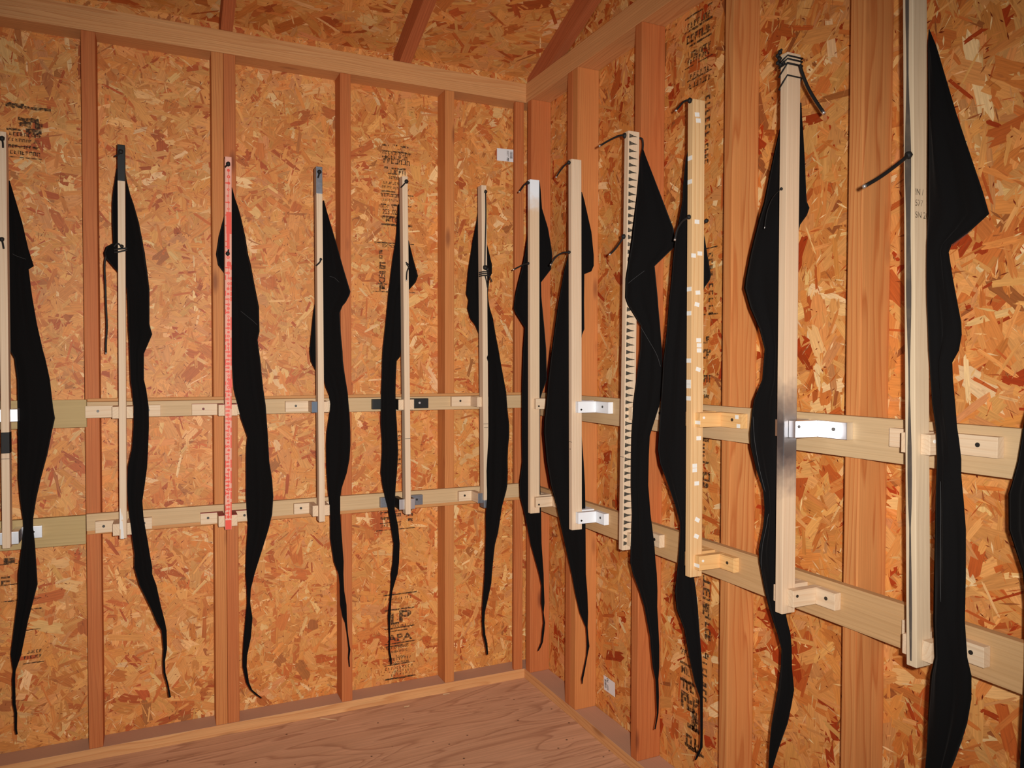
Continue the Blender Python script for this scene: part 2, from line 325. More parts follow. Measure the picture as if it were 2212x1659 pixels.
wall_r = osb('wall_right', (0, 0, 0), (0, -1, 0), (0, 0, 1), [(0, .0), (2.9, .0), (2.9, zdeck(-2.9)), (0, zdeck(0))], 5, 12500, 8500, 13000, label='flake-board wall on the right with a sloping top', size=1.3, even=-.12)
sv = Vector((0, -1, SLOPE)).normalized()
ceil = osb('ceiling', (0, .05, zdeck(.05)), (1, 0, 0), tuple(sv), [(-2.6, 0), (.02, 0), (.02, 2.4), (-2.6, 2.4)], 9, 7000, 3500, 2500, label='sloping flake-board roof underside', size=1.4, lean=.15)
bm = bmesh.new(); prism(bm, [(-2.6, 0, -.02), (0, 0, -.02), (0, -3.2, -.02), (-2.6, -3.2, -.02), (-2.6, 0, 0), (0, 0, 0), (0, -3.2, 0), (-2.6, -3.2, 0)])
floor = link('floor', finish(bm, (0, 0, 0), 'x'), (0, 0, 0), M['floor'], kind='structure', label='worn brown plywood floor with dark specks')

# ------------------------------------------------------------------ framing
D = .089
box('bottom_plate', 'L', -2.6, 0, .0016, D, 0, .038, M['plate_d'], 'a', label='long bottom plate lying on the floor along the back wall', cat='timber', seed=2)
box('bottom_plate', 'R', D, 2.9, .0016, D, 0, .038, M['plate_d'], 'a', label='bottom plate on the floor along the right wall', cat='timber', seed=5)
box('top_plate', 'L', -2.6, -.0016, .0016, D, 2.33, 2.368, M['plate'], 'a', label='lower board of the doubled top plate on the back wall', cat='timber', seed=11)
box('top_plate', 'L', -2.6, -.0016, .0016, D, 2.368, 2.406, M['plate'], 'a', label='upper board of the doubled top plate on the back wall, under the rafters', cat='timber', seed=12)
box('top_plate', 'R', D, 2.9, .0016, D, 2.33, 2.406, M['plate'], 'a', label='deep top plate running up along the right wall', cat='timber', seed=16)
def stud(w, a0, a1, mat, label, seed, o0=.0016):
    return box('wall_stud', w, a0, a1, o0, D, .038, 2.33, M[mat], 'z', label=label, cat='stud', group='upright studs of the '+('back' if w == 'L' else 'right')+' wall', seed=seed, bev=.003)
stud('L', -1.648, -1.607, 'stud', 'red-brown single stud at the far left, left of the black-ended stick', 21)
stud('L', -1.266, -1.228, 'stud_l', 'orange stud, left half of the doubled stud behind the red-marked stick', 22)
stud('L', -1.2275, -1.189, 'stud', 'red-brown stud, right half of the doubled stud behind the red-marked stick', 23)
stud('L', -.834, -.795, 'stud', 'stud of the back wall just right of the stick with the grey metallic end', 24)
stud('L', -.433, -.395, 'stud_l', 'orange stud of the back wall left of the last stick before the corner', 25)
stud('L', -.135, -.097, 'stud', 'stud at the right end of the back wall, in the corner', 26, .069)
stud('R', .102, .140, 'stud', 'stud of the right wall standing in the corner behind the white-ended stick', 27)
stud('R', .429, .466, 'stud', 'rear half of the doubled stud on the right wall nearest the corner', 28)
stud('R', .4665, .504, 'stud_l', 'front half of the doubled stud on the right wall, with the knotted broad side', 29)
stud('R', .857, .893, 'stud', 'reddish stud of the right wall behind the black cloth of the triangle-patterned stick', 30)
stud('R', 1.270, 1.303, 'stud_g', 'stud of the right wall with bold arched grain, left of the silver-sprayed stick', 31)
stud('R', 1.667, 1.704, 'stud_g', 'broad grained stud of the right wall left of the nearest stick', 32)
def rafter(x0, x1, label, seed):
    y0, y1 = -.004, -2.2; b = .0; bm = bmesh.new()
    zb = lambda y: 2.4075+max(0, SLOPE*(-y-.089))
    pts = []
    ys = (y0, -.089, y1)
    ring = [(ys[0], 2.4065), (ys[1], 2.4065), (ys[2], zb(y1)), (ys[2], zdeck(y1)-.002), (ys[0], zdeck(y0)-.002)]
    A = [bm.verts.new((x0, y, z)) for y, z in ring]; B = [bm.verts.new((x1, y, z)) for y, z in ring]
    bm.faces.new(A); bm.faces.new(B[::-1])
    for i in range(5): bm.faces.new((A[i], A[(i+1)%5], B[(i+1)%5], B[i]))
    org = ((x0+x1)/2, y0, 2.4065)
    return link('rafter', finish(bm, org, sv, seed=seed), org, M['rafter'], label=label, cat='rafter', group='sloping rafters under the roof')
rafter(-1.235, -1.197, 'left one of the two free rafters, above the doubled stud of the back wall', 41)
rafter(-.612, -.568, 'right one of the two free rafters, rising from the middle of the back wall', 42)
rafter(-.042, -.004, 'end rafter fixed against the gable of the right wall', 43)

LF = .108
box('ledger_board', 'L', -2.6, -1.642, D, LF, 1.079, 1.166, M['ledger_g'], 'a', label='wide greenish ledger board at mid height, at the left end of the back wall', cat='board', seed=51)
box('ledger_board', 'L', -2.6, -1.648, D, LF, .708, .799, M['ledger_g'], 'a', label='wide greenish ledger board of the lower row, at the left end of the back wall', cat='board', seed=52)
box('ledger_board', 'L', -1.641, -.002, D, LF, 1.107, 1.158, M['ledger'], 'a', label='long narrow pale ledger board at mid height on the back wall', cat='board', seed=53)
box('edge_strip', 'L', -1.641, -.002, D, .101, 1.1584, 1.169, M['strip'], 'a', label='thin orange strip on top of the mid height ledger of the back wall', cat='strip', seed=54, bev=.003)
box('ledger_board', 'L', -1.646, -.002, D, LF, .748, .802, M['ledger'], 'a', label='long narrow pale ledger board of the lower row on the back wall', cat='board', seed=55)
box('edge_strip', 'L', -1.646, -.002, D, .103, .735, .7476, M['strip'], 'a', label='thin strip under the lower ledger of the back wall', cat='strip', seed=56, bev=.003)
box('ledger_board', 'R', .109, 2.9, D, LF, 1.085, 1.173, M['ledger'], 'a', label='wide pale ledger board at mid height on the right wall', cat='board', seed=57)
box('ledger_board', 'R', .109, 2.9, D, LF, .719, .808, M['ledger_t'], 'a', label='wide tan ledger board of the lower row on the right wall', cat='board', seed=58)

# ------------------------------------------------------------------ sticks and their brackets
OF, OB, SW = .206, .168, .0205
Z0, Z1 = .735, 1.954
ST = {}
def stick(k, w, top, bot, mat, label, seed):
    at = on_o(w, top[0], top[1], OF); ab = on_o(w, bot[0], bot[1], OF)
    sl = (at[0]-ab[0])/(at[2]-ab[2]); a0 = ab[0]+sl*(Z0-ab[2]); a1 = ab[0]+sl*(Z1-ab[2])
    o = box('wooden_stick', w, a0, a0+SW, OB, OF, Z0, Z1, M[mat], 'z', sh=a1-a0, bev=.0016, seed=seed, label=label, cat='stick', group='sticks held on the ledger boards')
    ST[k] = dict(w=w, a0=a0, sl=sl, o=o); return o
def sa(k, z): s = ST[k]; return s['a0']+s['sl']*(z-Z0)
def sz(k, px, py): return on_o(ST[k]['w'], px, py, OF)[2]
def sleeve(k, name, z0, z1, mat, t=.0005, **kw):
    s = ST[k]; a = sa(k, z0)
    return box(name, s['w'], a-t, a+SW+t, OB-t, OF+t, z0, z1, M[mat], parent=s['o'], sh=s['sl']*(z1-z0), bev=.0016, **kw)
stick(1, 'L', (-5, 292), (4.7, 1195), 'stick', 'leftmost stick, at the picture edge, with a black tape band', 61)
stick(2, 'L', (253.5, 317), (258, 1169), 'stick', 'pale stick with a black painted upper end and white glue at its foot', 62)
stick(3, 'L', (486, 344), (486.3, 1150), 'stick_p', 'stick covered in red dots and rings, in front of the doubled stud', 63)
stick(4, 'L', (683, 362), (689.3, 1128), 'stick', 'pale stick with a grey metallic upper end', 64)
stick(5, 'L', (869, 383), (876.5, 1112), 'stick', 'plain stick held by black painted blocks, in front of the stamped board', 65)
stick(6, 'L', (1040, 403), (1045.8, 1096), 'stick', 'stick with a straight black cord down its front, last on the back wall', 66)
stick(7, 'R', (1139.7, 390), (1140.6, 1107), 'stick_w', 'stick with a white painted upper end, first on the right wall by the corner', 67)
stick(8, 'R', (1227.6, 345), (1229, 1140), 'stick', 'plain pale stick held by white painted brackets', 68)
stick(9, 'R', (1349, 290), (1336.3, 1187), 'stick', 'pale stick patterned with a column of grey triangles', 69)
stick(10, 'R', (1486, 204), (1480, 1243), 'stick_y', 'yellowish stick stuck with small white tape pieces', 70)
stick(11, 'R', (1686.5, 96), (1674, 1321), 'stick_s', 'stick with a silver sprayed middle and black cord wound round its top', 71)
stick(12, 'R', (1950.3, 60), (1958, 1445), 'stick_e', 'nearest stick on the right, cut off at the top, with a dark edge streak', 72)

sleeve(1, 'tape_band', sz(1, 10, 980), sz(1, 10, 934), 'tape_b', label='black tape band')
sleeve(2, 'painted_end', sz(2, 262, 391), Z1+.0004, 'black', label='black painted end')
s = ST[2]; zf = Z0+.0005
bm = bmesh.new()
for (x0, x1, z0, z1) in ((.001, .008, .03, .095), (.004, .013, .0, .055), (.006, .011, .06, .085)):
    prism(bm, [P('L', sa(2, Z0)+x0, OF-.0002, Z0+z0), P('L', sa(2, Z0)+x1, OF-.0002, Z0+z0), P('L', sa(2, Z0)+x1, OF+.0007, Z0+z0), P('L', sa(2, Z0)+x0, OF+.0007, Z0+z0),
               P('L', sa(2, Z0)+x0+.001, OF-.0002, Z0+z1), P('L', sa(2, Z0)+x1-.004, OF-.0002, Z0+z1), P('L', sa(2, Z0)+x1-.004, OF+.0005, Z0+z1), P('L', sa(2, Z0)+x0+.001, OF+.0005, Z0+z1)])
og = P('L', sa(2, Z0)+.01, OF, Z0); link('glue_smear', finish(bm, og), og, M['glue'], s['o'], label='white glue smear')
sleeve(4, 'painted_end', sz(4, 695, 419), Z1+.0004, 'grey', label='grey metallic painted end')
sleeve(6, 'painted_foot', Z0-.0004, Z0+.03, 'grey', label='grey painted foot')
# pencil marks
def mark(k, z, w_=.0012, face='front', frac=(0, 1)):
    s = ST[k]; a = sa(k, z); t = .0004
    if face == 'front': return box('pencil_mark', s['w'], a+SW*frac[0], a+SW*frac[1], OF-.0003, OF+t, z, z+w_, M['pencil'], parent=s['o'], bev=0)
mark(1, sz(1, 10, 992)); mark(5, sz(5, 880, 948)); mark(8, sz(8, 1232, 955)); mark(8, sz(8, 1231, 971), .0035, frac=(.35, .55)); mark(9, sz(9, 1342, 987)); mark(6, sz(6, 1050, 916)); mark(6, sz(6, 1050, 924), frac=(.1, .9))

# red dots and rings
def disc(bm, w, a, o, z, ro, ri=0, n=14, sx=1):
    O = [bm.verts.new(P(w, a+ro*sx*math.cos(2*math.pi*i/n), o, z+ro*math.sin(2*math.pi*i/n))) for i in range(n)]
    if ri <= 0: bm.faces.new(O); return
    I = [bm.verts.new(P(w, a+ri*sx*math.cos(2*math.pi*i/n), o, z+ri*math.sin(2*math.pi*i/n))) for i in range(n)]
    for i in range(n): bm.faces.new((O[i], O[(i+1)%n], I[(i+1)%n], I[i]))
def rect(bm, w, a0, a1, o, z0, z1):
    bm.faces.new([bm.verts.new(P(w, *q)) for q in ((a0, o, z0), (a1, o, z0), (a1, o, z1), (a0, o, z1))])
bm = bmesh.new(); rr = random.Random(5); z = sz(3, 494, 368); i = 0
while z > Z0+.03:
    a = sa(3, z)+SW*.5+rr.uniform(-.0012, .0012); py = i
    ro = rr.uniform(.0035, .0052)
    disc(bm, 'L', a, OF+.0004+i*.000003, z, ro, ro*.38 if rr.random() < .55 else 0)
    if i < 7 or rr.random() < .35: rect(bm, 'L', a-.0008, a+.0008, OF+.0002, z-.02, z-ro)
    if rr.random() < .4: rect(bm, 'L', sa(3, z)+.001, a, OF+.0003+i*.0000015, z-.002, z+.002)
    z -= .0208*(1 if i < 7 else .82 if i < 24 else .62); i += 1
    if i > 16:
        if rr.random() < .55: rect(bm, 'L', sa(3, z)+SW-.0042, sa(3, z)+SW-.0004, OF+.00045+i*.000003, z-.006, z+rr.uniform(.004, .012))
        if rr.random() < .4: rect(bm, 'L', sa(3, z)+.0004, sa(3, z)+.0032, OF+.00045+i*.000003, z-.006, z+rr.uniform(.004, .012))
za, zb = sz(3, 494, 505), sz(3, 494, 458); a = sa(3, za); rect(bm, 'L', a+.004, a+SW-.0005, OF+.0005, za, zb)
rect(bm, 'L', a+.005, a+.014, OF+.0005, sz(3, 494, 538), za)
rect(bm, 'L', a+.005, a+.018, OF+.0005, sz(3, 494, 576), sz(3, 494, 566)); rect(bm, 'L', a+.010, a+.019, OF+.0005, sz(3, 494, 836), sz(3, 494, 818))
rect(bm, 'L', sa(3, Z0)+.001, sa(3, Z0)+SW-.001, OF+.0005, Z0+.001, Z0+.032)
og = P('L', sa(3, Z0)+.01, OF+.0004, Z0); link('red_marks', finish(bm, og), og, M['red'], ST[3]['o'], label='red dots and rings')

# triangles
bm = bmesh.new(); z = Z1-.0145; i = 0
while z > Z0+.01:
    a = sa(9, z)+SW+.0005; h = rr.uniform(.0058, .0072); tipo = .1745+rr.uniform(-.002, .002)
    pts = [(a, .2035, z-h), (a, .2030, z+h), (a, .190, z+h*.34), (a, tipo, z-.0006), (a, tipo, z-.0014), (a, .190, z-h*.45)]
    bm.faces.new([bm.verts.new(P('R', *q)) for q in pts]); z -= .0208+rr.uniform(-.0012, .0012); i += 1
og = P('R', sa(9, Z0)+SW, .19, Z0); link('triangle_marks', finish(bm, og), og, M['tri'], ST[9]['o'], label='column of grey ink triangles')

# grey streak on the nearest stick
bm = bmesh.new(); zz = np.linspace(Z0+.01, Z1-.002, 26)
def sw(z): return .0042+.0016*math.sin(z*9)+.0012*math.sin(z*23+1)
for z0, z1 in zip(zz, zz[1:]):
    c0, c1 = sa(12, z0)+.0092, sa(12, z1)+.0092
    k0 = .45 if z0 < 1.0 else 1; k1 = .45 if z1 < 1.0 else 1
    bm.faces.new([bm.verts.new(P('R', *q)) for q in ((c0-sw(z0)*k0, OF+.0004, z0), (c0+sw(z0)*k0, OF+.0004, z0), (c1+sw(z1)*k1, OF+.0004, z1), (c1-sw(z1)*k1, OF+.0004, z1))])
og = P('R', sa(12, Z0)+.01, OF, Z0); link('dark_streak', finish(bm, og), og, M['streak'], ST[12]['o'], label='dark grey streak down the edge')

# white tape pieces on the yellowish stick
def tape_near(px, py, rot=0, sx=.0072, szz=.0052):
    s = ST[10]; q = on_a('R', px, py, -(-(sa(10, 1.4)+SW))); z = q[2]; o = q[1]; a = sa(10, z)+SW
    bm = bmesh.new(); c, sn = math.cos(rot), math.sin(rot)
    v = [(o-(x*c-y*sn), z+(x*sn+y*c)) for x, y in ((-sx, -szz), (sx, -szz), (sx, szz), (-sx, szz))]
    prism(bm, [P('R', a-.0002, oo, zz_) for oo, zz_ in v]+[P('R', a+.0006, oo, zz_) for oo, zz_ in v])
    og = P('R', a, o, z); link('tape_piece', finish(bm, og), og, M['tape_w'], s['o'], label='small white tape piece')
def tape_front(px, py):
    s = ST[10]; z = sz(10, px, py); a = sa(10, z)
    box('tape_piece', 'R', a+.0015, a+SW-.002, OF-.0002, OF+.0006, z-.0055, z+.0055, M['tape_w'], parent=s['o'], bev=0, label='small white tape piece')
for q in ((1507,247,.1),(1509.5,260,.1),(1506,479),(1512,547.6),(1498.5,552),(1507.6,632,.1),(1505.6,657.7,-.2),(1509,735),(1510,746),(1510,757),(1508,798,-.3),(1508.6,946.6),(1499.7,1006),(1499.7,1015.6),(1504,1044),(1505,1122.5,-.5),(1503,1158,-.4)):
    tape_near(*q)
for q in ((1490,342),(1489.8,393),(1489,624.6),(1488.6,676.7),(1488,779),(1488,825),(1488,834),(1488,860.5)): tape_front(*q)

BR = 0
def cyl_bm(c, d, r, h, n=14):
    bm = bmesh.new(); d = Vector(d).normalized(); tube_bm(bm, [Vector(c)-d*h*.3, Vector(c)+d*h*.7], r, n)
    return bm
def bracket(k, up, py, label, arm='arm', flange=None, tipm=None, ext=None, screw='screw', topm=None):
    s = ST[k]; w = s['w']; flange = flange or arm
    zc = on_o(w, IW/2 if w == 'L' else 1500, 800, .192)[2]
    a = sa(k, 1.12 if up else .755)
    px = {1:10,2:265,3:493,4:695,5:880,6:1050,7:1156,8:1247,9:1358,10:1506,11:1708,12:2003}[k]
    zc = on_o(w, px, py, .192)[2]; z0, z1 = zc-.0185, zc+.0185
    a = sa(k, zc); T = .0185; e = ext or (.078 if up else .052)
    root = empty('stick_bracket', P(w, a+SW/2, LF, z0), label=label, cat='bracket', group='brackets of the '+('mid height' if up else 'lower')+' row')
    g = .0004
    for sgn in (-1, 1):
        i0 = a-g-T if sgn < 0 else a+SW+g; i1 = i0+T
        f0, f1 = (i0-e, i0-.0002) if sgn < 0 else (i1+.0002, i1+e)
        A = box('arm', w, i0, i1, LF+.0002, .1925, z0, z1, M[arm], 'o', parent=root, label=None, bev=.001)
        if tipm: box('arm_face', w, i0-.0002, i1+.0002, .1920, .1932, z0-.0002, z1+.0002, M[tipm], 'o', parent=A, bev=.0006)
        if topm: box('arm_top', w, i0-.0002, i1+.0002, LF+.002, .1935, z1-.0004, z1+.0009, M[topm], 'o', parent=A, bev=0)
        Fl = box('flange', w, f0, f1, LF+.0002, .1265, z0, z1, M[flange], 'a', parent=root, bev=.001)
        fc = f0+e*.45 if sgn < 0 else f1-e*.45; c = P(w, fc, .1265, zc+.002)
        link('screw', finish(cyl_bm(c, P(w, 0, 1, 0), .0042, .0016), c), c, M[screw], root)
        if topm: box('flange_top', w, f0, f1, LF+.002, .1267, z1-.0004, z1+.0007, M[topm], 'a', parent=Fl, bev=0)
    c = P(w, a+SW+g+T, .181, zc-.008 if k < 10 else zc+.006)
    link('screw', finish(cyl_bm(c, P(w, 1, 0, 0), .0034, .0014), c), c, M['screw' if k not in (10, 12) else 'tape_w'], root)
    return root, a, zc
UPL, LOL = 'on the mid height ledger', 'on the lower ledger'
BL = [(1,898,1164,'foil-covered silver bracket','holding the leftmost stick',dict(arm='foil'),dict(arm='foil')),
 (2,891,1143.5,'pale bracket','holding the stick with the black painted end',{},{}),
 (3,886,1125,'pale bracket with crimson painted top edges','holding the red-marked stick',dict(topm='redp',screw='screw_r'),dict(topm='redp')),
 (4,879,1103,'pale bracket','holding the stick with the grey metallic end',dict(tipm=None),{}),
 (5,874,1089,'','at the stamped board',dict(arm='black',tipm='arm',flange='black',screw='foil'),dict(arm='black',tipm='foil',flange='grey')),
 (6,868,1075,'pale bracket','on the straight-cord stick',{},dict(tipm='grey')),
 (7,872.5,1085,'pale bracket','holding the white-ended stick in the corner',{},{}),
 (8,879.5,1119,'white painted bracket','holding the plain pale stick',dict(arm='white'),dict(arm='white')),
 (9,892.5,1165.5,'pale bracket','holding the triangle-patterned stick, mostly behind its black cloth',{},{}),
 (10,907,1216,'yellow pine bracket with white tape pieces','holding the yellowish stick',dict(arm='arm_y'),dict(arm='arm_y')),
 (11,927,1293,'','holding the stick with the silver sprayed middle',dict(arm='foil'),{}),
 (12,961,1409,'pale bracket','holding the nearest stick on the right',{},{})]
for k, pu, plw, nm, what, ku, kl in BL:
    nu = nm or ('black bracket with bare arm ends' if k == 5 else 'shiny silver bracket')
    nl = nm or ('grey metallic bracket' if k == 5 else 'bare pale pine bracket')
    ru = bracket(k, True, pu, f'{nu} {UPL} {what}', **ku); rl = bracket(k, False, plw, f'{nl} {LOL} {what}', **kl)
    if k == 4:
        r, a, zc = ru; box('painted_face', 'L', a-.019, a-.0004, .1922, .1932, zc-.0187, zc+.0187, M['blue'], parent=r, bev=0, label='slate blue painted arm face')
    if k == 10:
        for (r, a, zc), sp in ((ru, ((.060, .010), (.066, -.012))), (rl, ())):
            for da, dz in sp:
                q = a+SW+.019+da; box('tape_piece', 'R', q-.006, q+.006, .1263, .1271, zc+dz-.005, zc+dz+.005, M['tape_w'], parent=r, bev=0, label='small white tape piece')
            box('tape_piece', 'R', a+SW, a+SW+.019, .1922, .1932, zc-.011, zc-.002, M['tape_w'], parent=r, bev=0, label='small white tape piece')

# ------------------------------------------------------------------ black cloths
CL = {}
def rows(s):
    out = []
    for t in s.split():
        y, l, r = t.split(','); out.append((float(y), float(l), float(r)))
    return sorted(out)
def cloth(k, w, data, ac, oc, alpha, label, of=None, th=.013):
    al = math.radians(alpha); n_ao = (math.sin(al), math.cos(al)); n = P(w, n_ao[0], n_ao[1], 0).normalized()
    rw = rows(data); bm = bmesh.new(); prev = None; NU = 11; seed = R.uniform(0, 6)
    full = []
    for (y0, l0, r0), (y1, l1, r1) in zip(rw, rw[1:]):
        ns = max(1, int((y1-y0)/16))
        for i in range(ns): t = i/ns; full.append((y0+(y1-y0)*t, l0+(l1-l0)*t, r0+(r1-r0)*t))
    full.append(rw[-1]); rings = []
    for y, l, r in full:
        o_ = of(y) if of else oc; p0 = P(w, ac, o_, 0)
        Lp, Rp = hitp(l, y, p0, n), hitp(r, y, p0, n); wdt = (Rp-Lp).length; hw = min(th, .26*wdt+.0006)
        fr, bk = [], []
        for i in range(NU):
            u = i/(NU-1); p = Lp.lerp(Rp, u); e = max(0, math.sin(math.pi*u))**.55
            fold = .55+.45*math.sin(u*9+seed+y*.006)+.25*math.sin(u*17-y*.011+seed*2)
            fr.append(bm.verts.new(p+n*(hw*e*max(.12, fold)+.0004)))
            if 0 < i < NU-1: bk.append(bm.verts.new(p-n*(hw*.7*e*(.6+.4*math.sin(u*7+seed+1+y*.004))+.0004)))
        rings.append(fr+bk[::-1])
    for A, B in zip(rings, rings[1:]):
        m_ = len(A)
        for j in range(m_): bm.faces.new((A[j], A[(j+1) % m_], B[(j+1) % m_], B[j]))
    bm.faces.new(rings[0]); bm.faces.new(rings[-1][::-1])
    top = hitp((full[0][1]+full[0][2])/2, full[0][0], P(w, ac, of(full[0][0]) if of else oc, 0), n)
    o = link('hanging_cloth', finish(bm, top, smooth=True), top, M['cloth'], label=label, cat='cloth', group='black cloths hung from the sticks')
    CL[k] = o; return o
D1 = "390,19,21 420,17,30 480,17,48 540,18,62 575,18,73.4 582,19,62 640,19,69.6 700,20,80 757,21.5,93 774,31,98 820,37,108 881,38,115 903,38,119 930,38,113 982,39,102.5 1033,39,88.6 1078,43,78.5 1120,49,72 1140,50,71.8 1176,47,76 1239,39,80 1262,38.5,81.5 1293,38,73.4 1340,32,61 1414,23,46 1449,28,34 1467,26,33 1520,27,34 1540,31,37.5 1575,31.5,37 1586,34,38.5"
D2 = "364,252,270 390,248,274 420,243.5,281.5 440,242,288.6 480,242,300 525,244,309 533,229,310 546,224,313 556,226,314 587,253,318.5 600,263,320 625,274,323 700,277,323 712,277,326 722,278,329 734,279,324 764,280,311 820,282,311 841,285,316 880,288.6,321.5 920,288.6,322 970,285,320 1009,276,318 1049,274.7,312.6 1082,276,307.6 1116,279.7,310 1140,283,314 1167,286,319 1198,290.6,324 1225,290,329 1240,294,329 1264,301,338 1310,324,348 1345,339,357 1362,349,360 1401,353,361 1429,351.4,356.5 1453,352.7,357.7 1480,360.8,364.6 1506,364.6,369.5"
D3 = "405,499.5,501.5 430,495,508 446,490,514 467,484,520 511,472.5,530 549,467,536 572,471,542 589,483.5,545 605,492,548 663,497,559.5 686,498,560 716,499,560.8 734,500,556.5 780,501,562.8 820,503,566.6 841,504.7,569 875,513,574 903,520,576 944,534.5,579 965,532,580 997,531.5,581.8 1035,531.6,588 1073,531.6,590.6 1111,533,588 1136,535.5,582 1144,535,580 1192,531.6,565 1240,530.5,550 1272,533,542 1302,533.5,540.5 1335,530.5,545.6 1378,526.5,542 1416,524,534 1440,524,533 1474,531.6,538 1490,540,545 1500,551,557 1508,563,567"
D4 = "433,698,700 451,695,704.6 527,692,727 582,690,742.5 620,688,754 630,687,757 638,685,755 653,681,747 661,679.5,740 676,677,733.7 691,675.4,734.5 716,673,736 759,669,740 780,671.6,741 800,681.8,743.5 810,698,745 835,703.3,749 850,709.6,751.4 872,713.4,753 891,712,755 934,705.8,757 962,704.5,757 992,705,755 1022,705.8,749 1053,708,738.7 1073,709.6,735 1111,713,735 1162,713.4,738.7 1213,721,742.5 1240,731,742 1264,733.7,743 1277,733.7,743.8 1307,734.5,748.7 1333,740,749.3 1345,745,749.8 1366,748.5,751.4 1391,751.4,754.7 1403,752.5,757 1421,751.6,754.8 1440,753.6,756"
D5 = "441,860.5,862.5 450,859,866 501,856.5,874 522,854.5,883.5 560,848,893 596,843.5,903 610,842,898 624,840,885.6 640,838.5,872 691,833.7,868 754,827,867 770,826,865 780,825.5,857 820,824.5,855 850,823,854.5 883,822.5,855 917,822.5,857.5 953,825,859 977,825,860 1020,822.5,857.7 1048,826,855 1073,831,853.5 1100,838,852.6 1136,844,860 1174,850,863.5 1215,848,862 1240,844,859 1252,844.5,855 1277,843,847.8 1302,841,845 1330,837.5,843.8 1353,838.7,843 1381,840.6,843 1403,838.7,842.5 1421,841.5,845.8 1435,843.8,846.8"
D6 = "450,1033,1035 476,1030,1044 520,1021,1050 539,1018.5,1055 572,1013,1062.8 590,1010.5,1062.8 602,1009.6,1057 635,1007,1054 648,1012,1055 666,1009.6,1058 688,1016,1065 701,1026,1067 719,1033.7,1070 754,1045,1076.7 785,1055,1082 820,1055,1088.5 847,1055,1093.5 888,1055,1096.5 918,1055,1100 941,1055,1100 965,1054,1097.6 995,1052,1096.5 1018,1051,1097 1047,1051.5,1096 1059,1052,1094 1076,1052,1089.4 1094,1050.6,1084.7 1118,1048.8,1081 1150,1049.4,1076 1176,1048.7,1069.4 1195,1048,1067 1240,1047,1062.6 1259,1045.5,1061.5 1290,1043,1055 1322,1041,1047.6 1345,1041,1046.4 1370,1042.5,1048.4 1391,1047.6,1053 1414,1051.2,1054.7"
D7 = "392,1160,1166 410,1152,1168 450,1145,1171 493,1141,1184 516,1138.5,1188 537,1135,1191.6 552,1132.5,1193 582,1126,1190.4 610,1119,1169 640,1112,1169.5 666,1109,1172 676,1113,1173 708,1133.4,1176 754,1129.6,1180 820,1127.5,1181.5 848,1127,1171.4 860,1127,1167.6 900,1127,1167 946,1127,1167 997,1128,1167 1043,1122,1167 1073,1123,1168 1111,1133.4,1169 1174,1146,1170 1240,1164.5,1174.5 1264,1169.5,1175 1302,1169,1176.5 1323,1172,1174.6 1345,1173.7,1177.5 1363,1171,1176 1387,1169,1173 1399,1164,1168 1406,1161.5,1163.5"
D8 = "415,1254,1257.5 433,1250,1262.5 501,1240,1277.7 552,1227,1282.8 574,1221,1282.8 586,1218,1277.7 592,1217,1262.5 653,1206,1261.8 711,1197.5,1262.5 723,1196,1257.5 754,1191.6,1253 820,1183.4,1252 872,1179,1254 908,1175,1255 934,1174,1256 997,1180,1261 1048,1189,1263.8 1093,1201.8,1264.6 1162,1217,1265.2 1240,1234.7,1265.8 1280,1242,1269 1323,1252,1270.6 1355,1265.5,1269.8 1373,1267,1271 1396,1267.5,1273.4 1416,1266.5,1269.4 1447,1260,1263.8 1466,1255.7,1260 1477,1257,1258.5"
D9 = "323,1387,1390 340,1383,1396 420,1375.5,1427 493,1366,1455 514,1363.8,1457.5 532,1361,1458.7 575,1355,1414.4 602,1351,1417 643,1350,1421 658,1355,1422 704,1384,1426 754,1382.8,1430 820,1374.5,1432 872,1367.6,1425.8 908,1366,1414.4 941,1363.8,1404 982,1363,1401.8 1048,1362.5,1400.5 1111,1365,1405.5 1174,1362.5,1413.5 1215,1361,1416.5 1240,1367,1419 1277,1381.5,1420.5 1310,1391.6,1420 1375,1404,1423.5 1396,1405.5,1424.6 1441,1410,1424.6 1467,1415.7,1422.5 1505,1417.5,1423.8 1540,1419,1422.8 1552,1417.5,1420.8 1575,1413.6,1416.5"
D10 = "328,1485,1487 345,1481,1490 405,1475,1500 433,1474,1507 483,1465,1516 516,1458,1522.8 560,1453,1530 595,1450,1536 605,1449.5,1533.4 620,1448,1522.8 650,1445,1510 716,1440,1500 780,1432,1496 820,1430,1494 870,1427,1492 972,1420.8,1490 1002,1425.8,1490 1030,1437,1490 1088,1457.5,1490 1129,1469,1491 1149,1469,1492 1195,1466,1494 1240,1462,1498 1277,1457.5,1504 1315,1461,1508 1360,1477.7,1511 1416,1487.8,1515.7 1474,1500.5,1518.7 1507,1512,1518.3 1543,1512.5,1518.5 1593,1513,1518.3 1614,1512,1518 1630,1505,1511 1642,1500.5,1504"
D11 = "222,1728,1731.5 255,1705,1733 279,1684,1735 323,1673.6,1737.5 362,1665,1739.6 420,1653,1742 436,1650,1743.4 449,1646,1749 465,1641,1743.4 485,1636,1729 520,1627,1720 549,1620,1712 600,1610,1706 622,1607,1705 666,1620,1702 710,1640,1700 754,1651.6,1699 820,1646.5,1698 863,1628.3,1696 892,1624,1695 936,1619.6,1694 965,1621,1693 1015,1634,1692 1060,1648.6,1692 1100,1651.7,1692 1136,1648.8,1692 1187,1638.7,1691 1213,1640,1691 1245,1646,1691 1274,1651.7,1692 1310,1660,1695 1342,1670,1701 1368,1679,1707.8 1402,1688,1710.5 1441,1686.5,1711 1490,1680,1715.8 1524,1674,1710 1562,1667,1702 1601,1663,1688 1627,1661.5,1679 1659,1660,1669.7 1690,1658,1662"
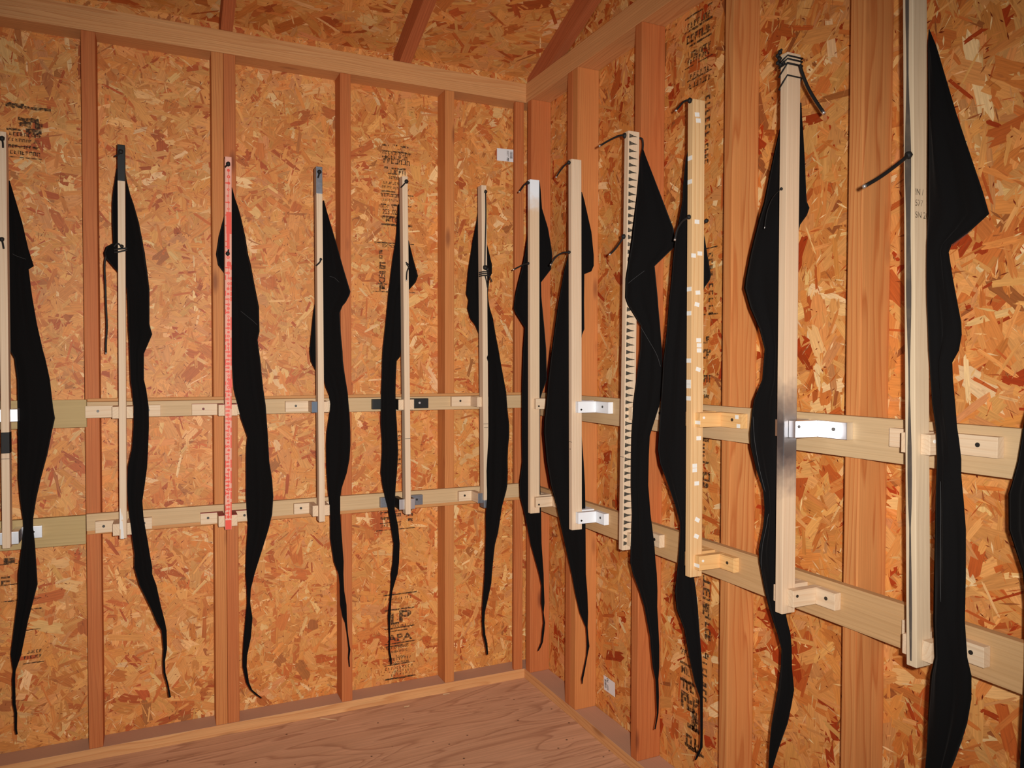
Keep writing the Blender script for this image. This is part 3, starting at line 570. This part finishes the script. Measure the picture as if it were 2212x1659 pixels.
D12 = "68,2006,2010 98,2004,2022.7 246,2004,2066.7 414,2003,2123.6 462,2003,2137.3 496,2003,2100 529,2003,2056 545,2003,2050 602,2003,2059 697,2004,2077 723,2005,2078 757,2006,2072 783,2008,2057.6 820,2010,2059 872,2013.7,2064 923,2021.4,2068 949,2023,2072 991,2024,2077 1027,2022.7,2077 1079,2021,2082 1143,2020,2087 1240,2017.6,2087 1342,2016,2084.8 1420,2019,2090 1459,2009.8,2099 1510,2006.5,2099 1562,2004,2090 1601,2003,2078 1640,2001.5,2064 1659,2000.7,2056 1720,2003,2040 1800,2006,2016"
D13 = "300,2252,2256 450,2240,2275 600,2228,2300 760,2232,2290 880,2222,2285 912,2212,2285 947,2207,2283 997,2198.7,2280 1044,2185.7,2276 1067,2178.4,2275 1143,2179,2272 1195,2196,2270 1234,2209,2268 1300,2216,2262 1450,2214,2256 1560,2208,2248 1659,2204,2238 1750,2214,2222"
cloth(1, 'L', D1, 0, .150, 0, 'leftmost black cloth, hanging right of the stick at the picture edge')
cloth(2, 'L', D2, 0, .148, 0, 'black cloth hanging behind the black-ended stick, with a long loose cord on its left', of=lambda y: .148+.062*min(1, max(0, (y-650)/110)))
cloth(3, 'L', D3, 0, .150, 0, 'black cloth hanging right of the red-marked stick, its tail curling right')
cloth(4, 'L', D4, 0, .150, 0, 'black cloth with a pointed right corner hanging at the grey-ended stick')
cloth(5, 'L', D5, 0, .150, 0, 'black cloth hanging left of the plain stick, over the stamped board')
cloth(6, 'L', D6, 0, .148, 0, 'black cloth hanging at the stick with the straight cord', of=lambda y: .148 if y < 715 else (.232 if y > 800 else .148+.084*(y-715)/85), th=.012)
cloth(7, 'R', D7, .310, .150, 50, 'black cloth hanging behind the white-ended stick in the corner')
cloth(8, 'R', D8, .610, .160, 45, 'black cloth hanging behind the plain pale stick with the white brackets')
cloth(9, 'R', D9, 1.032, .182, 35, 'black cloth hanging in front of the triangle-patterned stick')
cloth(10, 'R', D10, 1.225, .165, 35, 'black cloth hanging left of the yellowish taped stick')
cloth(11, 'R', D11, 1.545, .160, 18, 'black cloth hanging left of the silver-sprayed stick')
cloth(12, 'R', D12, 1.95, .207, 0, 'large black cloth hanging right of the nearest stick', th=.015)
cloth(13, 'R', D13, 2.25, .160, 0, 'black cloth at the right picture edge, only its left fold in view')

def seam(k, w, pts, ac, oc, alpha, lift=.0165):
    al = math.radians(alpha); n = P(w, math.sin(al), math.cos(al), 0).normalized()
    W3 = [hitp(x, y, P(w, ac, oc, 0)+n*lift, n) for x, y in pts]; bm = bmesh.new(); tube_bm(bm, smooth_path(W3), .00045, 5)
    link('seam', finish(bm, W3[0], smooth=True), W3[0], M['thread'], CL[k], label='pale stitched seam')
seam(9, 'R', [(1384,706),(1400,733),(1418,765),(1427,792)], 1.032, .182, 35); seam(9, 'R', [(1357,612),(1372,600),(1392,585)], 1.032, .182, 35)
seam(11, 'R', [(1627,900),(1630,950),(1640,1010),(1653,1062)], 1.545, .160, 18, .012); seam(11, 'R', [(1644,1230),(1647,1180),(1655,1140),(1660,1110)], 1.545, .160, 18, .012)
seam(12, 'R', [(2031,1040),(2032,1120),(2031,1220),(2032,1300)], 1.95, .207, 0, .017); seam(12, 'R', [(2100,497),(2075,516),(2057,531)], 1.95, .207, 0, .012)
seam(3, 'L', [(520,672),(530,680),(545,692),(556,702)], 0, .150, 0); seam(4, 'L', [(712,597),(722,600),(733,610)], 0, .150, 0); seam(1, 'L', [(27,548),(36,553),(56,560)], 0, .150, 0)

# ------------------------------------------------------------------ cords
def cord(k, pts, knot=None, tip=True, r=.0026, plane='auto', smooth=True):
    """pts in pixels, from the hole outwards; on the back wall the cord lies just off the stick face, on the right wall it pokes out into the room."""
    s = ST[k]; w = s['w']; W3 = []
    for i, q in enumerate(pts):
        if plane == 'o': v = on_o(w, q[0], q[1], q[2] if len(q) > 2 else OF+.004)
        elif w == 'L': v = on_o(w, q[0], q[1], OF+.003+.003*min(i, 3))
        else: v = on_a(w, q[0], q[1], sa(k, 1.5)+SW*.5)
        W3.append(P(w, *v))
    bm = bmesh.new(); tube_bm(bm, smooth_path(W3) if smooth else W3, r)
    c = link('cord', finish(bm, W3[0], smooth=True), W3[0], M['tape_b'], CL[k])
    if knot:
        kb = bmesh.new()
        for (x, y, rad) in knot:
            v = on_o(w, x, y, OF+.003) if w == 'L' or plane == 'o' else on_a(w, x, y, sa(k, 1.5)+SW*.5)
            blob_bm(kb, P(w, *v), rad, rad, rad*1.1)
        link('knot', finish(kb, W3[0], smooth=True), W3[0], M['tape_b'], c)
    if tip:
        tb = bmesh.new(); d = (W3[-1]-W3[-2]).normalized(); tube_bm(tb, [W3[-1]-d*.001, W3[-1]+d*.0035], r*1.05)
        link('cord_tip', finish(tb, W3[-1], smooth=True), W3[-1], M['tip'], c, label='shiny cord tip')
K = .0072
cord(1, [(4,299),(6,308),(6.5,319)], [(4,299,K)], False); cord(1, [(4,517),(6,526),(8,537)], [(4,517,.0066)], False)
cord(2, [(262,326),(256,333),(248,338)], [(261,328,K)], False)
cord(2, [(262,532),(254,526),(246,533)], [(263,532,.0055)], False); cord(2, [(246,540),(255,538),(275,536)], None, False); cord(2, [(246,545),(256,544),(275,540)], None, False)
cord(2, [(229,552,.165),(226,575,.165),(227.5,610,.165),(229,660,.165),(231,705,.165),(229,740,.165),(229,762,.165)], None, True, plane='o', r=.0028)
cord(3, [(493,354),(489,358),(486.5,361)], [(493,354,K)], False); cord(3, [(492,548),(493,543),(494,539)], [(492,548,.0068)], False)
cord(4, [(690,371),(689,377),(687,384)], [(690,371,K)], False); cord(4, [(693,558),(691,566),(683,574)], [(693,560,.0048)], False)
cord(5, [(878,392),(871,400),(866,405)], [(878,392,K)], False); cord(5, [(877,566),(881,574),(884,578)], [(880,571,.0046)], False); cord(5, [(883,577),(879,588),(878,605)], None, True)
cord(6, [(1049,414),(1049.5,470),(1048,540),(1047.5,577)], [(1049,414,.0062),(1048,578,.009),(1053,582,.007)], False)
for y in (587, 591, 595): cord(6, [(1035,y+2),(1045,y),(1058,y+1)], None, False)
cord(6, [(1048,596),(1051,608),(1053,621)], None, False); cord(6, [(1056,594),(1060,602),(1063,609)], None, False, r=.0022)
cord(7, [(1142,394),(1134,398),(1128,406),(1122,414)], [(1141,395,.006)]); cord(7, [(1142,569),(1130,572),(1120,577),(1110,582)], [(1141,569,.005)])
cord(8, [(1230,350),(1219,358),(1208,372),(1202,382)], [(1229,351,.0062)]); cord(8, [(1231,545),(1215,546),(1200,556),(1190,571)], [(1229,545,.0056)])
cord(9, [(1351,292),(1338,293),(1318,302),(1296,315)], [(1350,293,.0072)]); cord(9, [(1347,512),(1338,526),(1328,539),(1318,549)], [(1347,511,.0068)])
cord(9, [(1380,298),(1387,300),(1389,312),(1388,326)], None, False)
cord(10, [(1491,216),(1478,219),(1468,230),(1461,238)], [(1490,217,.0066)]); cord(10, [(1489,469),(1474,478),(1463,496),(1458,517)], [(1488,469,.0058)])
cord(10, [(1522,478),(1527,476),(1529,479)], [(1526,477,.0055)], False)
cord(11, [(1688,407),(1670,426),(1658,455),(1652,490)], [(1688,408,.0032)], r=.0007)
cord(12, [(1963,334),(1945,350),(1905,380),(1868,402)], [(1963,335,.0066)], r=.0034)
# cord wound round the top of the silver-sprayed stick
def wrap(z_far, z_near, r=.0019):
    a = sa(11, z_far); e = .0022
    pts = [(a-e, OB-e, z_far), (a-e, OF+e, z_far), (a+SW*.5, OF+e+.0005, (z_far+z_near)/2), (a+SW+e, OF+e, z_near), (a+SW+e, OB-e, z_near), (a-e, OB-e, z_far)]
    W3 = [P('R', *q) for q in pts]; bm = bmesh.new(); tube_bm(bm, W3, r)
    link('cord', finish(bm, W3[0], smooth=True), W3[0], M['tape_b'], CL[11])
zt = sz(11, 1694, 94)
for zf, zn in ((.040, .030), (.045, .037), (.049, .046), (.068, .047), (.095, .072)): wrap(zt-zf, zt-zn)
a_ = sa(11, zt); bm = bmesh.new()
for (da, do, dz, rd) in ((.001, .003, -.016, .0048), (-.003, .005, -.022, .0045), (.002, .005, -.030, .005), (-.003, .004, -.038, .0048), (.004, .004, -.044, .0045), (.006, .004, -.013, .0028), (.012, .003, -.043, .004)):
    blob_bm(bm, P('R', a_+da, OF+do, zt+dz), rd, rd, rd*1.1, .2)
og = P('R', a_, OF, zt-.02); link('knot', finish(bm, og, smooth=True), og, M['tape_b'], CL[11], label='bunched black cord knot')
cord(11, [(1728,140,.196),(1733,158,.194),(1745,188,.192),(1761,216,.190),(1779,243,.188)], None, True, r=.0036, plane='o')
cord(12, [(2007,64,.166),(2008,72,.165)], None, False, plane='o', r=.0012)

# ------------------------------------------------------------------ stamps on the boards
def glyph(bm, w, a, z, s, o):
    """one worn, unreadable printed character"""
    t = s*.24; kind = rr.randrange(5)
    if kind != 1: rect(bm, w, a, a+t, o, z, z+s)
    if kind in (0, 2, 3): rect(bm, w, a+t, a+s*.6, o, z+s-t, z+s)
    if kind in (0, 1, 4): rect(bm, w, a, a+s*.6, o, z, z+t)
    if kind in (1, 2): rect(bm, w, a+s*.5, a+s*.5+t, o, z, z+s)
    if kind in (3, 4): rect(bm, w, a+t, a+s*.5, o, z+s*.45, z+s*.45+t)
def text_into(bm, w, txt, a, z, h, o, width=None, rot=False):
    cu = bpy.data.curves.new('t', 'FONT'); cu.body = txt; cu.size = 1; cu.offset = .025
    ob = bpy.data.objects.new('t', cu); COL.objects.link(ob); dg = bpy.context.evaluated_depsgraph_get(); dg.update()
    me = bpy.data.meshes.new_from_object(ob.evaluated_get(dg)); bpy.data.objects.remove(ob)
    xs = [v.co.x for v in me.vertices]; ys = [v.co.y for v in me.vertices]; x0, x1, y0, y1 = min(xs), max(xs), min(ys), max(ys)
    sy = h/(y1-y0); sx = (width/(x1-x0)) if width else sy
    vm = [bm.verts.new(P(w, a-(v.co.y-y0)*sy, o, z-(v.co.x-x0)*sx) if rot else P(w, a+(v.co.x-x0)*sx, o, z+(v.co.y-y0)*sy)) for v in me.vertices]
    for p in me.polygons:
        try: bm.faces.new([vm[i] for i in p.vertices])
        except ValueError: pass
    bpy.data.meshes.remove(me)
OS = .0019
def stamp(w, parent, items, label, ref):
    """items: ('g', pxl, pxr, py, height, n) | ('bar', pxl, pxr, py, thick) | ('t', text, pxl, pxr, pybase, height) | ('v', text, px, py top, py bottom, height)"""
    bm = bmesh.new()
    for it in items:
        if it[0] == 'bar':
            A = on_o(w, it[1], it[3], 0); B = on_o(w, it[2], it[3], 0); n = 6
            for i in range(n):
                if rr.random() < .9: rect(bm, w, A[0]+(B[0]-A[0])*i/n, A[0]+(B[0]-A[0])*(i+1)/n, OS, A[2]-it[4]*rr.uniform(.3, .6), A[2]+it[4]*rr.uniform(.3, .6))
        elif it[0] == 'g':
            A = on_o(w, it[1], it[3], 0); B = on_o(w, it[2], it[3], 0)
            for i in range(it[5]): glyph(bm, w, A[0]+(B[0]-A[0])*i/it[5], A[2], it[4], OS)
        elif it[0] == 't':
            A = on_o(w, it[2], it[4], 0); B = on_o(w, it[3], it[4], 0); text_into(bm, w, it[1], A[0], A[2], it[5], OS, B[0]-A[0])
        elif it[0] == 'v':
            A = on_o(w, it[2], it[3], 0); B = on_o(w, it[2], it[4], 0); text_into(bm, w, it[1], A[0], A[2], it[5], OS, A[2]-B[2], rot=True)
        elif it[0] == 'vg':
            A = on_o(w, it[1], it[2], 0); B = on_o(w, it[1], it[3], 0)
            for i in range(it[5]):
                z = A[2]+(B[2]-A[2])*i/it[5]; s = it[4]; t = s*.26; kd = rr.randrange(4)
                rect(bm, w, A[0]-s*.5, A[0]+s*.5, OS, z-t, z)
                if kd: rect(bm, w, A[0]-s*.5, A[0]-s*.5+t, OS, z-s*.6, z-t)
                if kd > 1: rect(bm, w, A[0]+s*.5-t, A[0]+s*.5, OS, z-s*.6, z-t)
                if kd == 2: rect(bm, w, A[0]-t, A[0]+t, OS, z-s*.6, z-t)
    og = P(w, on_o(w, *ref, 0)[0], OS, on_o(w, *ref, 0)[2])
    link('printed_stamp', finish(bm, og), og, M['ink'], parent, label=label)
stamp('L', wall_l, [('g',826,886,332,.010,10),('g',832,880,342,.014,8),('g',840,872,386,.010,8),('g',825,870,405,.008,10),('g',826,866,433,.008,9),('g',826,862,472,.007,9),('bar',826,840,313,.008),('bar',848,858,314,.008),('bar',865,882,317,.008),('bar',825,888,325,.006),('bar',825,838,338,.006),('g',828,886,352,.018,7),('bar',830,876,362,.008),('g',838,876,376,.018,5),
  ('g',828,872,397,.010,9),('bar',822,860,412,.006),('g',824,862,424,.012,7),('bar',822,893,417,.004),('bar',823,888,441,.008),('g',826,888,448,.012,6),('t','253 .02',826,857,462,.020),('bar',823,858,467,.008),('t','MILE',833,858,479,.016),('bar',823,890,484,.008)],
  'faded grey stamp lettering', (855, 400))
stamp('L', wall_l, [('bar',808,853,523,.005),('bar',884,896,528,.004),('t','EXPO',826,852,534,.012),('vg',822,540,562,.014,4),('vg',826,566,580,.024,2),('bar',816,833,587,.006),('v','ED',832,590,612,.026),('bar',816,836,613,.007),('vg',825,616,627,.022,2),('bar',805,838,629,.004),('bar',884,896,632,.004)],
  'upright stamp letters and rule lines', (830, 580))
stamp('L', wall_l, [('bar',820,890,1107,.004),('vg',826,1106,1128,.016,2),('vg',834,1106,1128,.018,2),('vg',860,1108,1124,.022,1),('vg',886,1108,1130,.020,2),('bar',820,866,1131,.004),('g',822,868,1140,.010,7),('bar',812,896,1147,.004),('vg',862,930,1010,.012,8)],
  'stamp lettering under the lower ledger', (850, 1120))
stamp('L', wall_l, [('bar',828,900,1287,.006),('g',832,892,1298,.009,9),('bar',828,895,1320,.006),('t','L',844,862,1350,.048),('t','P',862,888,1345,.048),('g',848,895,1355,.008,9),('bar',830,895,1360,.006),('bar',830,880,1366,.005),('t','APA',836,890,1388,.028),('bar',830,897,1393,.005),('bar',830,885,1398,.004),
  ('t','RATED SIDING',834,882,1404,.010),('t','SHEATHING',845,880,1411,.009),('t','16oc',855,874,1422,.013),('g',838,890,1429,.010,9),('t','EXTERIOR',848,884,1435,.010),('bar',830,897,1439,.005),('g',832,893,1449,.010,10),('g',840,886,1455,.008,8),('g',845,888,1461,.008,7),('bar',831,897,1469,.008)],
  'black certification stamp with LP and APA', (862, 1380))
stamp('L', wall_l, [('bar',12,52,225,.016),('bar',52,110,232,.010),('bar',30,84,256,.014),('bar',42,92,268,.016),('bar',56,90,282,.018),('g',20,92,292,.012,9),('bar',14,45,278,.007),('g',18,86,304,.010,9),('g',18,86,318,.010,9),('bar',18,80,314,.004),('g',22,88,332,.012,8),('bar',20,90,338,.004)], 'smudged grey stamp', (50, 280))
stamp('L', wall_l, [('bar',-4,38,1265,.004),('vg',20,1205,1218,.03,1),('vg',12,1245,1262,.024,2),('bar',0,38,1220,.004),('bar',3,90,1300,.005),('bar',55,90,1317,.004),('bar',50,88,1362,.004),('g',58,92,1412,.010,5),('g',52,92,1424,.010,6),('bar',50,95,1434,.004)], 'faint stamp rules behind the leftmost cloth', (40, 1300))
stamp('R', wall_r, [('bar',1481,1541,44,.006),('g',1486,1537,66,.018,7),('bar',1480,1540,74,.008),('g',1484,1538,98,.024,6),('bar',1480,1538,107,.007),('g',1490,1538,128,.018,7),('g',1486,1536,142,.014,8),('bar',1480,1540,151,.004),('g',1492,1536,172,.014,6),('bar',1485,1538,178,.005),('g',1490,1538,194,.016,7),
  ('vg',1530,206,300,.022,6),('vg',1527,310,356,.018,4)], 'stamp lettering above the taped stick', (1515, 110))
stamp('R', wall_r, [('bar',1527,1551,537,.004),('vg',1536,546,600,.020,4),('vg',1537,612,690,.020,5),('bar',1520,1552,680,.005),('g',1521,1534,742,.020,2),('bar',1520,1536,758,.010),('g',1521,1534,775,.020,2),('g',1521,1533,826,.022,2),('bar',1520,1533,856,.012)], 'stamp letters right of the taped stick', (1535, 640))
stamp('R', wall_r, [('bar',1518,1533,950,.010),('vg',1521,958,990,.010,4),('bar',1519,1533,998,.008),('bar',1519,1534,1022,.010),('g',1519,1533,1038,.024,2),('bar',1519,1532,1047,.014)], 'stamp bars under the mid height ledger', (1526, 1000))
stamp('R', wall_r, [('v','TEI',1536,1248,1300,.034),('vg',1526,1302,1330,.03,2),('vg',1530,1332,1384,.026,4),('g',1520,1532,1420,.018,3),('vg',1523,1430,1470,.022,3),('vg',1522,1474,1520,.022,3),('g',1473,1492,1412,.018,3),('bar',1470,1495,1428,.008),('t','MIL',1473,1492,1452,.024),('bar',1470,1498,1464,.012),('g',1476,1500,1486,.030,3),('g',1472,1510,1524,.05,3),('g',1486,1504,1570,.06,2),('g',1482,1510,1610,.04,3),('bar',1480,1522,1606,.014)], 'large worn black stamp near the floor', (1510, 1420))
# letters on the nearest stick
bm = bmesh.new()
for txt, y in (('IN /', 412), ('577', 436), ('SN 20', 462)):
    q0 = on_a('R', 1975, y, sa(12, 1.5)+SW); z = q0[2]; a = sa(12, z)+SW+.0003
    cu = bpy.data.curves.new('t', 'FONT'); cu.body = txt; cu.size = .0165; ob = bpy.data.objects.new('t', cu); COL.objects.link(ob); dg = bpy.context.evaluated_depsgraph_get(); dg.update()
    me = bpy.data.meshes.new_from_object(ob.evaluated_get(dg)); bpy.data.objects.remove(ob)
    vm = [bm.verts.new(P('R', a, .2035-v.co.x*.85, z-.006+v.co.y)) for v in me.vertices]
    for p in me.polygons: bm.faces.new([vm[i] for i in p.vertices])
og = P('R', sa(12, 1.6)+SW, .19, 1.6); link('printed_letters', finish(bm, og), og, M['ink'], ST[12]['o'], label='faint printed letters')

# ------------------------------------------------------------------ paper labels (their square code is left out)
def paper(w, quad, label, flip):
    Q = [on_o(w, x, y, OS) for x, y in quad]   # tl, tr, br, bl
    def at(u, v): 
        t = [Q[0][i]*(1-u)+Q[1][i]*u for i in range(3)]; b = [Q[3][i]*(1-u)+Q[2][i]*u for i in range(3)]
        return [t[i]*(1-v)+b[i]*v for i in range(3)]
    def quadf(bm, u0, u1, v0, v1, o0, o1):
        c = [at(u0, v0), at(u1, v0), at(u1, v1), at(u0, v1)]
        prism(bm, [P(w, q[0], o0, q[2]) for q in c]+[P(w, q[0], o1, q[2]) for q in c])
    bm = bmesh.new(); quadf(bm, 0, 1, 0, 1, OS-.0003, OS+.0003); c = at(.5, .5); og = P(w, c[0], OS, c[2])
    L_ = link('paper_label', finish(bm, og), og, M['paper'], label=label, cat='label')
    bm = bmesh.new(); fu = (lambda u: 1-u) if flip else (lambda u: u); fv = (lambda v: 1-v) if flip else (lambda v: v)
    def B(u0, u1, v0, v1):
        us = sorted((fu(u0), fu(u1))); vv = sorted((fv(v0), fv(v1))); quadf(bm, us[0], us[1], vv[0], vv[1], OS+.0002, OS+.0005)
    v = .2
    while v < .76:
        t = rr.choice((.012, .025, .045)); B(.76, .92, v, v+t); v += t+rr.choice((.014, .022))
    link('barcode', finish(bm, og), og, M['print_'], L_)
    bm = bmesh.new(); B(.58, .70, .70, .74); B(.67, .70, .74, .96); B(.58, .61, .80, .96); B(.58, .70, .92, .96); B(.61, .67, .79, .84)
    link('emblem', finish(bm, og), og, M['tape_b'], L_)
    bm = bmesh.new()
    for u in (.585, .615, .645, .675): B(u, u+.012, .12, .12+rr.uniform(.3, .5))
    link('small_print', finish(bm, og), og, M['print_'], L_)
paper('L', [(1073.5,320), (1110,323.5), (1110,350.5), (1073.5,346.5)], 'white barcode label stuck high on the back wall near the corner', False)
paper('R', [(1304,1458), (1328,1475), (1328.5,1506), (1305,1489)], 'white barcode label stuck low on the right wall near the floor', True)

# ------------------------------------------------------------------ wood chips on the floor
for i, (x0, y0, x1, y1, lb) in enumerate(((957,1500,971,1498,'pale wood chip on the floor near the back plate, nearest the corner'), (873,1527,884,1525,'pale wood chip on the floor below the stamped board'), (692,1552,728,1556,'long thin pale splinter on the floor along the back plate'))):
    A = hitp(x0, y0, (0, 0, .001), Vector((0, 0, 1))); B_ = hitp(x1, y1, (0, 0, .001), Vector((0, 0, 1))); d = (B_-A).normalized(); s_ = Vector((-d.y, d.x, 0))*(.003 if i < 2 else .0014)
    bm = bmesh.new(); prism(bm, [A-s_, A+s_, B_+s_*.5, B_-s_*.5]+[q+Vector((0, 0, .0018)) for q in (A-s_, A+s_, B_+s_*.5, B_-s_*.5)])
    link('wood_splinter', finish(bm, A), A, M['splinter'], label=lb, cat='splinter')
